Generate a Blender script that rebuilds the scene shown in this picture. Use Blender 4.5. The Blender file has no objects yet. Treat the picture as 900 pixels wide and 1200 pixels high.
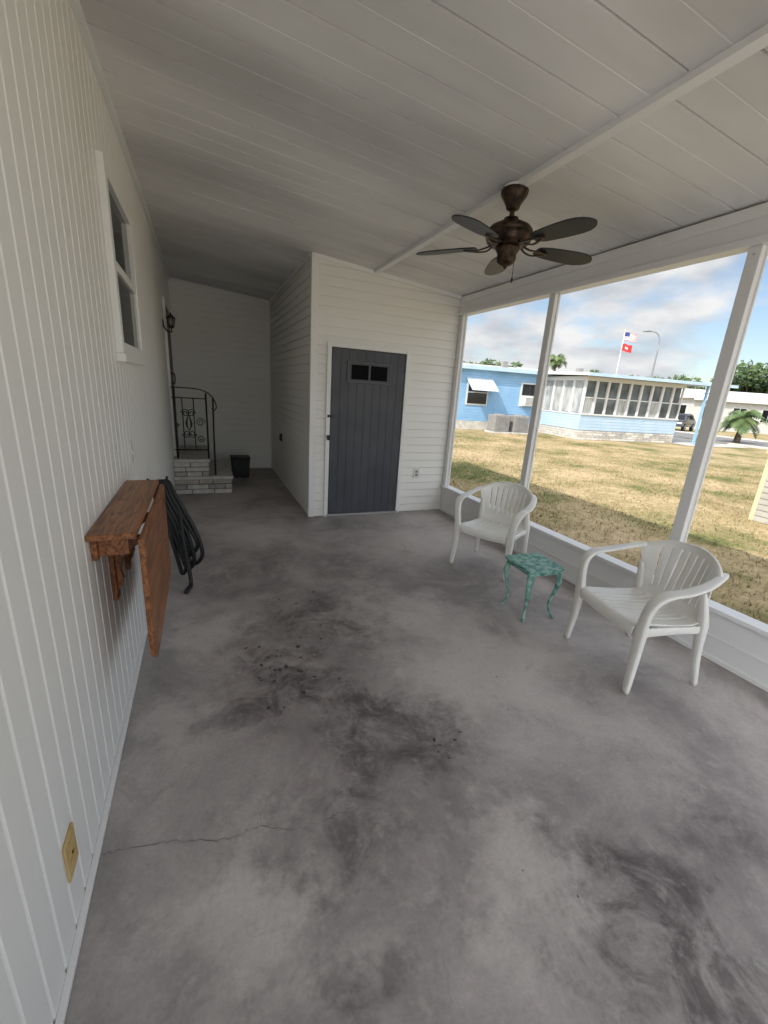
import bpy, math, random
from mathutils import Vector, Matrix
random.seed(7)
scene=bpy.context.scene
COL=scene.collection
V=Vector

# ---------------------------------------------------------------- helpers
def grp(name,loc=(0,0,0),rz=0):
    e=bpy.data.objects.new(name,None); COL.objects.link(e)
    e.location=loc; e.rotation_euler=(0,0,rz); e.empty_display_size=.2
    return e
def mesh(name,vs,fs,mat=None,parent=None,smooth=False,mats=None,mi=None):
    m=bpy.data.meshes.new(name); m.from_pydata([tuple(v) for v in vs],[],fs); m.update()
    if mats:
        for a in mats: m.materials.append(a)
        for p,i in zip(m.polygons,mi): p.material_index=i
    elif mat: m.materials.append(mat)
    if smooth:
        for p in m.polygons: p.use_smooth=True
    o=bpy.data.objects.new(name,m); COL.objects.link(o)
    if parent: o.parent=parent
    return o
def bev(o,w=.004,s=2):
    b=o.modifiers.new('b','BEVEL'); b.width=w; b.segments=s; b.limit_method='ANGLE'; return o
def box(name,x0,x1,y0,y1,z0,z1,mat,parent=None,b=0):
    vs=[(x0,y0,z0),(x1,y0,z0),(x1,y1,z0),(x0,y1,z0),(x0,y0,z1),(x1,y0,z1),(x1,y1,z1),(x0,y1,z1)]
    fs=[(0,3,2,1),(4,5,6,7),(0,1,5,4),(1,2,6,5),(2,3,7,6),(3,0,4,7)]
    o=mesh(name,vs,fs,mat,parent)
    if b: bev(o,b)
    return o
def catmull(P,n):
    P=[V(p) for p in P]; out=[]
    for i in range(len(P)-1):
        p0=P[max(i-1,0)];p1=P[i];p2=P[i+1];p3=P[min(i+2,len(P)-1)]
        for k in range(n):
            t=k/n
            out.append(.5*((2*p1)+(-p0+p2)*t+(2*p0-5*p1+4*p2-p3)*t*t+(-p0+3*p1-3*p2+p3)*t**3))
    out.append(P[-1]); return out
def lerpl(L,n):
    out=[]
    for i in range(len(L)-1):
        for k in range(n): out.append(L[i]+(L[i+1]-L[i])*k/n)
    out.append(L[-1]); return out
def sweep(name,pts,w,t,mat,parent=None,wdir=None,n=6,seg=12,sq=3.0):
    if not isinstance(w,(list,tuple)): w=[w]*len(pts)
    if not isinstance(t,(list,tuple)): t=[t]*len(pts)
    P=catmull(pts,n); W=lerpl(list(w),n); T=lerpl(list(t),n)
    vs=[];fs=[];prev=None
    for i,p in enumerate(P):
        tan=(P[min(i+1,len(P)-1)]-P[max(i-1,0)]).normalized()
        if wdir is not None: a=V(wdir)
        elif prev is None:
            a=V((0,0,1)) if abs(tan.z)<.9 else V((1,0,0))
        else: a=prev
        a=(a-tan*a.dot(tan)).normalized(); prev=a
        b=tan.cross(a)
        for k in range(seg):
            th=2*math.pi*k/seg; c=math.cos(th); s=math.sin(th)
            e=2/sq
            vs.append(p+a*(abs(c)**e*(1 if c>0 else -1))*W[i]/2+b*(abs(s)**e*(1 if s>0 else -1))*T[i]/2)
    N=len(P)
    for i in range(N-1):
        for k in range(seg):
            k2=(k+1)%seg
            fs.append((i*seg+k,i*seg+k2,(i+1)*seg+k2,(i+1)*seg+k))
    fs.append(tuple(reversed(range(seg)))); fs.append(tuple((N-1)*seg+k for k in range(seg)))
    return mesh(name,vs,fs,mat,parent,True)
def tube(name,pts,r,mat,parent=None,n=6,seg=8):
    w=[2*a for a in r] if isinstance(r,(list,tuple)) else 2*r
    return sweep(name,pts,w,w,mat,parent,None,n,seg,2.0)
def lathe(name,prof,c,mat,parent=None,seg=40,rib=0,ribn=0):
    vs=[];fs=[]
    for r,z in prof:
        for k in range(seg):
            th=2*math.pi*k/seg; rr=r*(1+rib*math.cos(ribn*th))
            vs.append((c[0]+rr*math.cos(th),c[1]+rr*math.sin(th),c[2]+z))
    for i in range(len(prof)-1):
        for k in range(seg):
            k2=(k+1)%seg
            fs.append((i*seg+k,i*seg+k2,(i+1)*seg+k2,(i+1)*seg+k))
    fs.append(tuple(reversed(range(seg)))); fs.append(tuple((len(prof)-1)*seg+k for k in range(seg)))
    return mesh(name,vs,fs,mat,parent,True)

# ---------------------------------------------------------------- materials
class NT:
    def __init__(s,m): s.t=m.node_tree; s.n=s.t.nodes; s.l=s.t.links
    def add(s,ty,**k):
        n=s.n.new(ty)
        for a,b in k.items(): setattr(n,a,b)
        return n
    def link(s,a,b): s.l.new(a,b)
def mat(name,c1,c2=None,rough=.6,scale=5,detail=3,bump=0,bscale=None,metal=0,stretch=(1,1,1),lo=.35,hi=.65,spec=.5,bdist=.01):
    m=bpy.data.materials.new(name); m.use_nodes=True; T=NT(m)
    b=T.n['Principled BSDF']; b.inputs['Roughness'].default_value=rough; b.inputs['Metallic'].default_value=metal
    b.inputs['Specular IOR Level'].default_value=spec
    b.inputs['Base Color'].default_value=(*c1,1)
    if c2 or bump:
        tc=T.add('ShaderNodeTexCoord'); mp=T.add('ShaderNodeMapping'); mp.inputs['Scale'].default_value=stretch
        T.link(tc.outputs['Object'],mp.inputs['Vector'])
    if c2:
        nz=T.add('ShaderNodeTexNoise'); nz.inputs['Scale'].default_value=scale; nz.inputs['Detail'].default_value=min(detail,4)
        T.link(mp.outputs[0],nz.inputs['Vector'])
        r=T.add('ShaderNodeValToRGB'); r.color_ramp.elements[0].position=lo; r.color_ramp.elements[1].position=hi
        r.color_ramp.elements[0].color=(*c1,1); r.color_ramp.elements[1].color=(*c2,1)
        T.link(nz.outputs['Fac'],r.inputs[0]); T.link(r.outputs[0],b.inputs['Base Color'])
    if bump:
        nb=T.add('ShaderNodeTexNoise'); nb.inputs['Scale'].default_value=bscale or scale*6; nb.inputs['Detail'].default_value=2
        T.link(mp.outputs[0],nb.inputs['Vector'])
        bp=T.add('ShaderNodeBump'); bp.inputs['Strength'].default_value=bump; bp.inputs['Distance'].default_value=bdist
        T.link(nb.outputs['Fac'],bp.inputs['Height']); T.link(bp.outputs[0],b.inputs['Normal'])
    return m
M_wall=mat('white_panel_paint',(.85,.84,.81),(.905,.90,.88),.45,1.2,4,stretch=(1,1,.25))
M_siding=mat('vinyl_siding',(.87,.855,.81),(.91,.90,.87),.5,1.0,4,stretch=(.6,1,1.5))
M_ceil=mat('ceiling_panel',(.61,.60,.585),(.86,.85,.83),.55,1.1,4,stretch=(.45,1.3,1),lo=.32,hi=.62)
M_trim=mat('white_trim',(.88,.875,.86),None,.4)
M_post=mat('aluminium_white',(.84,.84,.84),None,.38)
M_black=mat('black_iron',(.015,.015,.017),None,.45)
M_rubber=mat('black_rubber',(.014,.014,.016),None,.5)
M_door=mat('charcoal_door_paint',(.05,.055,.07),(.075,.08,.095),.45,3,4)
M_doorfr=mat('vent_frame_grey',(.11,.115,.13),None,.45)
M_doorvent=mat('vent_dark',(.004,.004,.005),None,.7,spec=.1)
M_glass=mat('dark_window_glass',(.012,.013,.015),None,.06)
M_stoneL=[mat('painted_stone',(.55,.53,.49),(.70,.68,.64),.8,9,4,.5,30),mat('painted_stone_grey',(.33,.31,.29),(.48,.46,.43),.8,9,4,.5,30),mat('painted_stone_tan',(.42,.38,.32),(.58,.54,.48),.8,9,4,.5,30)]
M_mortar=mat('mortar',(.16,.15,.14),None,.9)
M_cap=mat('concrete_cap',(.56,.54,.51),(.70,.68,.65),.85,7,4,.3,50)
M_plastic=mat('white_resin',(.83,.82,.775),(.88,.87,.835),.33,5,2)
M_tan=mat('tan_cover_plate',(.55,.38,.14),(.62,.45,.2),.5,30)
M_plate=mat('white_cover_plate',(.74,.73,.70),None,.4)
M_bronze=mat('aged_bronze',(.018,.012,.009),(.095,.06,.038),.42,26,4,.2,60,metal=.7)
M_blade=mat('blade_wood_dark',(.013,.014,.019),(.022,.024,.032),.4,6,3,spec=.35)
M_green=mat('verdigris_paint',(.07,.25,.22),(.32,.52,.45),.6,28,4,.3,60,lo=.38,hi=.6)
M_asphalt=mat('road_asphalt',(.16,.155,.15),(.21,.205,.20),.9,2,4)
M_walk=mat('concrete_path',(.46,.45,.42),(.58,.56,.53),.9,3,4)
M_bluewall=mat('light_blue_siding',(.22,.41,.62),(.26,.45,.66),.6,2,3)
M_paleblue=mat('pale_blue_panel',(.40,.53,.66),(.45,.58,.70),.6,2,3)
M_roof=mat('white_roof_coating',(.50,.50,.50),(.66,.66,.65),.6,1,4)
M_extw=mat('exterior_white_trim',(.62,.62,.61),None,.5)
M_curt=mat('curtain_behind_glass',(.25,.26,.26),(.45,.46,.45),.25,4,3,stretch=(6,1,.4))
M_pane=mat('sunroom_glass',(.05,.06,.065),(.15,.17,.18),.1,1.3,3)
M_skirt=mat('skirting_block',(.42,.40,.36),(.58,.56,.52),.85,5,4)
M_ac=mat('grey_metal_ac',(.20,.19,.18),(.27,.26,.24),.55,10)
M_bark=mat('bark',(.09,.065,.045),(.17,.13,.09),.95,8,4,stretch=(1,1,.3))
M_leafA=mat('foliage',(.03,.065,.018),(.09,.13,.04),.7,.9,3)
M_palm=mat('palm_frond',(.06,.12,.035),(.15,.20,.07),.6,1.5,3)
M_red=mat('flag_red',(.6,.03,.03),None,.8); M_fw=mat('flag_white',(.8,.8,.8),None,.8); M_fb=mat('flag_blue',(.03,.05,.22),None,.8)
M_pole=mat('galvanised_pole',(.22,.23,.24),None,.45,metal=.2)
M_carpaint=mat('car_paint',(.05,.055,.065),None,.2); M_tyre=mat('tyre',(.02,.02,.02),None,.8)
M_cream=mat('cream_trim',(.58,.50,.34),None,.6)
M_tansid=mat('tan_siding',(.36,.34,.30),(.42,.40,.36),.7,3)
M_gray=mat('gray_shingle',(.2,.2,.2),(.3,.3,.3),.9,4)
M_oil=mat('oil_spot',(.04,.035,.036),(.085,.076,.078),.55,40)

def wood():
    m=bpy.data.materials.new('oak_wood'); m.use_nodes=True; T=NT(m); b=T.n['Principled BSDF']
    b.inputs['Roughness'].default_value=.38
    tc=T.add('ShaderNodeTexCoord'); mp=T.add('ShaderNodeMapping'); mp.inputs['Scale'].default_value=(9,.9,5)
    T.link(tc.outputs['Object'],mp.inputs['Vector'])
    mp2=T.add('ShaderNodeMapping'); mp2.inputs['Scale'].default_value=(40,1.6,40); T.link(tc.outputs['Object'],mp2.inputs['Vector'])
    w=T.add('ShaderNodeTexNoise'); w.inputs['Scale'].default_value=1.6; w.inputs['Detail'].default_value=3; w.inputs['Distortion'].default_value=1.2
    T.link(mp.outputs[0],w.inputs['Vector'])
    # cathedral grain: sine of a warped noise field
    s1=T.add('ShaderNodeMath',operation='MULTIPLY'); s1.inputs[1].default_value=34; T.link(w.outputs['Fac'],s1.inputs[0])
    s2=T.add('ShaderNodeMath',operation='SINE'); T.link(s1.outputs[0],s2.inputs[0])
    s3=T.add('ShaderNodeMath',operation='MULTIPLY_ADD'); s3.inputs[1].default_value=.13; s3.inputs[2].default_value=.10; T.link(s2.outputs[0],s3.inputs[0])
    nz=T.add('ShaderNodeTexNoise'); nz.inputs['Scale'].default_value=2.2; nz.inputs['Detail'].default_value=4; T.link(mp2.outputs[0],nz.inputs['Vector'])
    mx=T.add('ShaderNodeMath',operation='MULTIPLY_ADD'); mx.inputs[1].default_value=.8; T.link(nz.outputs['Fac'],mx.inputs[0]); T.link(s3.outputs[0],mx.inputs[2])
    r=T.add('ShaderNodeValToRGB'); r.color_ramp.elements[0].position=.2; r.color_ramp.elements[1].position=.8
    r.color_ramp.elements[0].color=(.085,.026,.009,1); r.color_ramp.elements[1].color=(.46,.185,.068,1)
    T.link(mx.outputs[0],r.inputs[0]); T.link(r.outputs[0],b.inputs['Base Color'])
    return m
M_wood=wood()

def floor_mat():
    m=bpy.data.materials.new('stained_concrete'); m.use_nodes=True; T=NT(m); b=T.n['Principled BSDF']
    tc=T.add('ShaderNodeTexCoord'); P=tc.outputs['Object']
    def noise(sc,det=5,dist=0,rough=.6,vec=P):
        n=T.add('ShaderNodeTexNoise'); n.inputs['Scale'].default_value=sc; n.inputs['Detail'].default_value=det
        n.inputs['Distortion'].default_value=dist; n.inputs['Roughness'].default_value=rough; T.link(vec,n.inputs['Vector']); return n
    def mth(op,a,bv,c=None):
        n=T.add('ShaderNodeMath',operation=op)
        for i,x in enumerate((a,bv,c)):
            if x is None: continue
            if isinstance(x,(int,float)): n.inputs[i].default_value=x
            else: T.link(x,n.inputs[i])
        return n.outputs[0]
    def ramp(f,a,c,ca=(0,0,0,1),cb=(1,1,1,1)):
        r=T.add('ShaderNodeValToRGB'); r.color_ramp.elements[0].position=a; r.color_ramp.elements[1].position=c
        r.color_ramp.elements[0].color=ca; r.color_ramp.elements[1].color=cb; T.link(f,r.inputs[0]); return r.outputs[0]
    def mix(f,a,c,bt='MIX'):
        n=T.add('ShaderNodeMix',data_type='RGBA',blend_type=bt)
        if isinstance(f,(int,float)): n.inputs[0].default_value=f
        else: T.link(f,n.inputs[0])
        for i,x in ((6,a),(7,c)):
            if isinstance(x,tuple): n.inputs[i].default_value=x
            else: T.link(x,n.inputs[i])
        return n.outputs[2]
    wn=noise(2.6,5,0,.7); sub=T.add('ShaderNodeVectorMath',operation='SUBTRACT'); T.link(wn.outputs['Color'],sub.inputs[0]); sub.inputs[1].default_value=(.5,.5,.5)
    sc=T.add('ShaderNodeVectorMath',operation='SCALE'); T.link(sub.outputs[0],sc.inputs[0]); sc.inputs['Scale'].default_value=1.1
    ad=T.add('ShaderNodeVectorMath',operation='ADD'); T.link(P,ad.inputs[0]); T.link(sc.outputs[0],ad.inputs[1])
    def blob(c,r,soft=1.0):
        d=T.add('ShaderNodeVectorMath',operation='DISTANCE'); T.link(ad.outputs[0],d.inputs[0]); d.inputs[1].default_value=(c[0],c[1],0)
        mr=T.add('ShaderNodeMapRange',interpolation_type='SMOOTHSTEP'); mr.inputs['From Min'].default_value=r; mr.inputs['From Max'].default_value=r*.2
        T.link(d.outputs['Value'],mr.inputs['Value']); return mth('MULTIPLY',mr.outputs[0],soft)
    def many(L):
        o=None
        for c,r,s in L:
            x=blob(c,r,s); o=x if o is None else mth('MAXIMUM',o,x)
        return o
    dark=many([((.70,2.55),.75,.85),((.36,2.0),.55,1.),((.75,1.55),.55,1.),((.42,1.1),.40,.75),((1.25,.42),.48,1.),((.24,.68),.22,.6),((1.8,.65),.34,.7),((.25,3.5),.7,.6),((1.1,3.3),.7,.5),((1.9,2.9),.4,.3)])
    light=many([((1.55,1.7),.7,.8),((.0,2.6),.35,.9),((.95,.75),.35,.8),((2.2,3.9),.9,.8),((.3,4.5),.7,.7),((.0,1.0),.33,.9),((-.2,1.8),.3,.8),((1.4,2.5),.4,.6)])
    n1=noise(1.3,7,.5,.66); n2=noise(4.5,8,.8,.74); n3=noise(60,3,0,.75); n4=noise(12,6,.3,.7)
    base=mix(ramp(n1.outputs['Fac'],.36,.60),(.28,.252,.25,1),(.50,.46,.445,1))
    base=mix(mth('MULTIPLY',light,.8),base,(.64,.595,.57,1))
    dm=mth('MULTIPLY',dark,ramp(n2.outputs['Fac'],.36,.58)); 
    base=mix(mth('MULTIPLY',dm,.88),base,(.085,.071,.072,1))
    base=mix(mth('MULTIPLY',ramp(n2.outputs['Fac'],.30,.46,(1,1,1,1),(0,0,0,1)),.38),base,(.19,.168,.168,1))
    base=mix(mth('MULTIPLY',ramp(n4.outputs['Fac'],.56,.72),.30),base,(.66,.62,.59,1))
    g=ramp(n3.outputs['Fac'],.3,.7,(.90,.90,.90,1),(1.07,1.07,1.06,1))
    base=mix(1.0,base,g,'MULTIPLY')
    vc=T.add('ShaderNodeTexVoronoi',feature='DISTANCE_TO_EDGE'); vc.inputs['Scale'].default_value=8; T.link(ad.outputs[0],vc.inputs['Vector'])
    cr=ramp(vc.outputs['Distance'],.0,.012,(1,1,1,1),(0,0,0,1)); cr=mth('MULTIPLY',cr,ramp(n1.outputs['Fac'],.46,.58)); 
    base=mix(mth('MULTIPLY',cr,.22),base,(.12,.105,.105,1))
    fl=ramp(noise(16,4,0,.85).outputs['Fac'],.70,.75)
    base=mix(mth('MULTIPLY',fl,.6),base,(.68,.66,.64,1))
    T.link(base,b.inputs['Base Color'])
    b.inputs['Roughness'].default_value=.58
    b.inputs['Specular IOR Level'].default_value=.4
    bp=T.add('ShaderNodeBump'); bp.inputs['Strength'].default_value=.12; bp.inputs['Distance'].default_value=.005
    T.link(n4.outputs['Fac'],bp.inputs['Height']); T.link(bp.outputs[0],b.inputs['Normal'])
    return m
M_floor=floor_mat()
def grass_mat():
    m=bpy.data.materials.new('dry_grass'); m.use_nodes=True; T=NT(m); b=T.n['Principled BSDF']; b.inputs['Roughness'].default_value=.9
    b.inputs['Specular IOR Level'].default_value=.15
    tc=T.add('ShaderNodeTexCoord')
    a=T.add('ShaderNodeTexNoise'); a.inputs['Scale'].default_value=.42; a.inputs['Detail'].default_value=8; a.inputs['Roughness'].default_value=.72; T.link(tc.outputs['Object'],a.inputs['Vector'])
    c=T.add('ShaderNodeTexNoise'); c.inputs['Scale'].default_value=9; c.inputs['Detail'].default_value=4; c.inputs['Roughness'].default_value=.85; T.link(tc.outputs['Object'],c.inputs['Vector'])
    r=T.add('ShaderNodeValToRGB'); e=r.color_ramp.elements; e[0].position=.38; e[0].color=(.135,.145,.055,1); e[1].position=.62; e[1].color=(.45,.35,.22,1)
    x=e.new(.48); x.color=(.31,.25,.135,1)
    T.link(a.outputs['Fac'],r.inputs[0])
    r2=T.add('ShaderNodeValToRGB'); r2.color_ramp.elements[0].position=.32; r2.color_ramp.elements[0].color=(.60,.62,.58,1); r2.color_ramp.elements[1].position=.66; r2.color_ramp.elements[1].color=(1.28,1.25,1.2,1)
    T.link(c.outputs['Fac'],r2.inputs[0])
    mx=T.add('ShaderNodeMix',data_type='RGBA',blend_type='MULTIPLY'); mx.inputs[0].default_value=1; T.link(r.outputs[0],mx.inputs[6]); T.link(r2.outputs[0],mx.inputs[7])
    T.link(mx.outputs[2],b.inputs['Base Color'])
    return m
M_grass=grass_mat()

# ---------------------------------------------------------------- constants
XL=-.425; XR=3.05; YS=4.99; YB=8.2; XS=1.168; GZ=-.15; YN=-1.2
def cz(x): return 3.09-.088*(x-XL)

# ---------------------------------------------------------------- ground, road
S=900
mesh('lawn',[(-S,-S,GZ),(S,-S,GZ),(S,S,GZ),(-S,S,GZ)],[(0,1,2,3)],M_grass)
mesh('road',[(28,-80,GZ+.012),(35,-80,GZ+.012),(35,150,GZ+.012),(28,150,GZ+.012)],[(0,1,2,3)],M_asphalt)
for nm,x in (('road_kerb',27.85),('road_kerb',35.0)):
    box(nm,x,x+.15,-80,150,GZ-.05,GZ+.1,M_walk)
box('bounce_slab',-2.5,5.0,-14,YN-.16,-.2,-.02,M_walk)  # unseen slab beyond the open porch end, added to bounce sunlight inside
vs=[];fs=[]
for i in range(60000):
    x=3.2+ (random.random()**1.4)*13; y=-1+random.random()*19
    h=.02+random.random()*.045; a=random.random()*math.pi; w=.005+random.random()*.006
    dx=math.cos(a)*w; dy=math.sin(a)*w; lx=random.uniform(-.04,.04); ly=random.uniform(-.04,.04); k=len(vs)
    vs+=[(x-dx,y-dy,GZ),(x+dx,y+dy,GZ),(x+lx,y+ly,GZ+h)]; fs.append((k,k+1,k+2))
mesh('grass',vs,fs,M_grass)

# ---------------------------------------------------------------- porch
floor=box('concrete_floor',-4.4,3.12,YN-.15,YB+.05,-.3,0,M_floor)
def ribbon(name,pts,w,z,m):
    P=catmull([(a,b,0) for a,b in pts],14); vs=[];fs=[]
    for i,p in enumerate(P):
        j=random.uniform(-.007,.007); ww=w*random.uniform(.2,1.2)
        t=(P[min(i+1,len(P)-1)]-P[max(i-1,0)]).normalized(); nrm=V((-t.y,t.x,0))
        vs+=[p+nrm*(j+ww)+V((0,0,z)),p+nrm*(j-ww)+V((0,0,z))]
        if i: fs.append((2*i-2,2*i-1,2*i+1,2*i))
    return mesh(name,vs,fs,m)
M_crack=mat('crack_dark',(.12,.11,.11),(.26,.245,.24),.95,14)
c=grp('floor_crack')
ribbon('crack_line',[(-.40,1.30),(-.2,1.27),(.0,1.21),(.1,1.215),(.25,1.16),(.42,1.165),(.6,1.19),(.70,1.195),(.776,1.22)],.0014,.0012,M_crack).parent=c
ribbon('crack_line',[(.1,1.215),(.16,1.32),(.22,1.36)],.0008,.0012,M_crack).parent=c
ribbon('joint_line',[(-.42,4.99),(.0,4.985),(.6,4.99),(1.165,4.99)],.004,.0012,M_crack).parent=c
vs=[];fs=[]
for (cx,cy,sx,sy,n,rm) in ((.36,2.08,.10,.17,30,.014),(.98,1.33,.05,.06,10,.008),(.62,2.75,.15,.2,10,.011),(1.1,.75,.1,.06,4,.004),(.55,1.5,.12,.15,7,.007),(1.3,1.35,.2,.2,5,.005)):
    for i in range(n):
        x=random.gauss(cx,sx); y=random.gauss(cy,sy); r=rm*random.uniform(.25,1)**1.5; k=len(vs); N=11; el_=random.uniform(1,1.9); an=random.random()*3
        for j in range(N):
            a=2*math.pi*j/N; rr=r*random.uniform(.7,1.2); px=rr*math.cos(a)*el_; pyy=rr*math.sin(a)
            vs.append((x+px*math.cos(an)-pyy*math.sin(an),y+px*math.sin(an)+pyy*math.cos(an),.0008+.00002*len(fs)))
        fs.append(tuple(range(k,k+N)))
mesh('oil_spots',vs,fs,M_oil)

porch=grp('screened_porch')
def ceiling(name,x0,x1,off):
    vs=[];fs=[];y=YN+off; prof=[]
    prof.append((YN-.12,0))
    k=0
    while y<YB:
        d=.020 if k%2==0 else .0012
        w=.0065 if k%2==0 else .006
        prof+=[(y-w,0),(y-w*.7,d),(y+w*.7,d),(y+w,0)]
        y+=.16; k+=1
    prof.append((YB,0))
    for yy,d in prof:
        vs+=[(x0,yy,cz(x0)+d),(x1,yy,cz(x1)+d)]
    for i in range(len(prof)-1): fs.append((2*i,2*i+1,2*i+3,2*i+2))
    return mesh(name,vs,fs,M_ceil,porch)
ceiling('ceiling_panels',XL,1.86,.13); ceiling('ceiling_panels',1.9,3.35,.25)
def slab(name,x0,x1,y0,y1,a,b,m,par):
    vs=[(x,y,cz(x)+d) for d in (a,b) for (x,y) in ((x0,y0),(x1,y0),(x1,y1),(x0,y1))]
    return mesh(name,vs,[(0,3,2,1),(4,5,6,7),(0,1,5,4),(1,2,6,5),(2,3,7,6),(3,0,4,7)],m,par)
slab('roof_deck',XL,3.40,YN-.2,YB+.2,.03,.17,M_roof,porch)
slab('roof_fascia',3.351,3.42,YN-.2,YB+.2,-.03,.18,M_trim,porch)
slab('ceiling_beam',1.853,1.907,YN-.1,YS-.012,-.030,.012,M_trim,porch)
slab('wall_crown',XL+.001,XL+.03,YN,YB-.01,-.035,.004,M_trim,porch)
slab('shed_crown',XS,XR,YS-.036,YS-.018,-.045,.004,M_trim,porch)
box('knee_wall',3.06,3.10,YN,YS,.0,.335,M_post,porch)
box('knee_kick',3.045,3.06,YN,YS,.002,.03,M_trim,porch)
box('knee_mid_rail',3.052,3.06,YN,YS,.16,.168,M_trim,porch)
box('knee_cap',3.02,3.14,YN,YS-.001,.335,.365,M_post,porch,.004)
box('header_beam',3.045,3.12,YN,YS,2.60,2.775,M_post,porch,.004)
box('header_rail',3.02,3.135,YN,YS-.001,2.555,2.60,M_post,porch,.004)
box('header_inner',3.03,3.045,YN,YS-.001,2.70,2.77,M_trim,porch,.003)
py=[4.925,3.38,1.76,.14,-1.15]
for i,y in enumerate(py):
    box('post',3.045,3.115,y-.038,y+.038,.365,2.555,M_post,porch,.005)
    box('kneewall_stud',3.050,3.06,y-.04,y+.04,.03,.335,M_post,porch)
    for s in (-1,1):
        box('screen_track',3.085,3.097,y+s*.044-.006,y+s*.044+.006,.365,2.555,M_trim,porch)
    for z in (.41,2.51): lathe('screw',[(.001,0),(.005,0),(.004,.003),(.001,.004)],(0,0,0),M_ac,porch,8).matrix_world=Matrix.Translation((3.0455,y,z))@Matrix.Rotation(-math.pi/2,4,'Y')
box('end_header',XL,3.04,YN-.06,YN,2.66,2.77,M_post,porch)

# ---------------------------------------------------------------- left house
house=grp('white_house')
prof=[];y=YN-.2
while y<YB:
    prof+=[(y,0),(y+.083,0),(y+.088,-.006),(y+.094,-.006),(y+.099,0)]
    y+=.104
vs=[];fs=[]
for yy,d in prof: vs+=[(XL+d,yy,.0),(XL+d,yy,3.2)]
for i in range(len(prof)-1): fs.append((2*i,2*i+2,2*i+3,2*i+1))
mesh('panel_wall',vs,fs,M_wall,house)
box('house_body',-4.4,XL-.02,YN-.25,YB+1,-.15,3.12,M_siding,house)
box('house_roof',-4.8,XL-.0,YN-.45,YB+1.3,3.12+.13,3.42,M_roof,house)
box('base_trim',XL,XL+.018,YN,YS+1.3,.002,.022,M_trim,house,.003)
def P(name,*a,**k): return box(name,*a,house,**k)
y0,y1,z0,z1=2.80,3.74,1.70,2.62
P('window_frame_l',XL,XL+.035,y0,y0+.07,z0,z1,M_trim,b=.004); P('window_frame_r',XL,XL+.035,y1-.07,y1,z0,z1,M_trim,b=.004)
P('window_frame_t',XL,XL+.034,y0+.07,y1-.07,z1-.07,z1,M_trim,b=.004); P('window_frame_b',XL,XL+.045,y0-.01,y1+.01,z0-.045,z0,M_trim,b=.004)
P('window_frame_b2',XL,XL+.034,y0+.07,y1-.07,z0+.001,z0+.06,M_trim,b=.004)
zm=(z0+z1)/2-.01
P('window_rail',XL,XL+.03,y0+.07,y1-.07,zm-.025,zm+.025,M_trim,b=.004)
P('window_glass_top',XL,XL+.006,y0+.07,y1-.07,zm+.025,z1-.07,M_glass)
P('window_glass_bottom',XL,XL+.012,y0+.07,y1-.07,z0+.06,zm-.025,M_glass)
for yy in (y0+.07,y1-.09): P('window_sash',XL,XL+.026,yy,yy+.02,z0+.06,zm-.025,M_trim)
P('entry_door_frame_l',XL,XL+.03,6.58,6.64,.5,2.56,M_trim,b=.004); P('entry_door_frame_r',XL,XL+.03,7.5,7.56,.5,2.56,M_trim,b=.004)
P('entry_door_frame_t',XL,XL+.029,6.64,7.5,2.5,2.56,M_trim,b=.004)
P('entry_door',XL,XL+.02,6.64,7.5,.5,2.5,mat('brown_screen_door',(.05,.045,.04),(.09,.08,.07),.5,4),b=.003)
tube('entry_door_handle',[(XL+.02,6.72,1.5),(XL+.07,6.72,1.5),(XL+.07,6.72,1.62),(XL+.02,6.72,1.62)],.008,M_black,house)

def laps(name,o,d,L,n,z0,z1,m,par,e=.102):
    o=V(o);d=V(d);n=V(n);vs=[];fs=[];z=z0
    while z<z1:
        k=len(vs); a=o+n*.019; b=o+n*.002; m1=o+n*.015
        for q,zz in ((b,z),(b,z+.006),(a,z+.0065),(a,z+.012),(m1,z+e*.55),(o+n*.008,z+e-.003),(b,z+e)):
            for t in (0,L): vs.append(V((q.x,q.y,zz))+d*t)
        for i in range(6): fs.append((k+2*i,k+2*i+1,k+2*i+3,k+2*i+2))
        z+=e
    return mesh(name,vs,fs,m,par)
laps('end_wall_siding',(XL,YB,0),(1,0,0),XS-XL,(0,-1,0),.0,3.12,M_siding,house)
P('end_wall_corner',XL,XL+.03,YB-.045,YB-.021,.0,3.08,M_trim)
box('end_wall_corner',XS-.045,XS-.021,YB-.045,YB-.021,.0,2.98,M_trim,house)
box('end_wall_core',XL-.01,XS,YB+.003,YB+.12,0,3.15,M_siding,house)
slab('end_wall_crown',XL+.03,XS-.021,YB-.04,YB-.021,-.03,.004,M_trim,house)

# ---------------------------------------------------------------- storage shed
shed=grp('storage_shed')
laps('front_siding',(XS,YS,0),(1,0,0),XR-XS+.05,(0,-1,0),.0,2.98,M_siding,shed)
laps('side_siding',(XS,YS,0),(0,1,0),YB-YS,(-1,0,0),.0,2.98,M_siding,shed)
box('shed_core',XS+.004,3.10,YS+.004,YB,0,2.90,M_siding,shed)
box('corner_trim_front',XS-.025,XS+.05,YS-.026,YS-.0,.0,2.955,M_trim,shed,.003)
box('corner_trim_side',XS-.026,XS-.0,YS+.001,YS+.05,.0,2.955,M_trim,shed,.003)
slab('side_crown',XS-.039,XS-.021,YS+.05,YB-.05,-.035,.004,M_trim,shed)
dx0,dx1,dz=1.385,2.34,2.035
box('door_backing',dx0-.02,dx1+.02,YS-.022,YS-.002,.0,dz+.02,M_black,shed)
box('door_frame_l',dx0-.05,dx0,YS-.045,YS-.0,.0,dz+.05,M_trim,shed,.004)
box('door_frame_r',dx1,dx1+.05,YS-.045,YS-.0,.0,dz+.05,M_trim,shed,.004)
box('door_frame_t',dx0,dx1,YS-.044,YS-.0,dz,dz+.05,M_trim,shed,.004)
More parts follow.
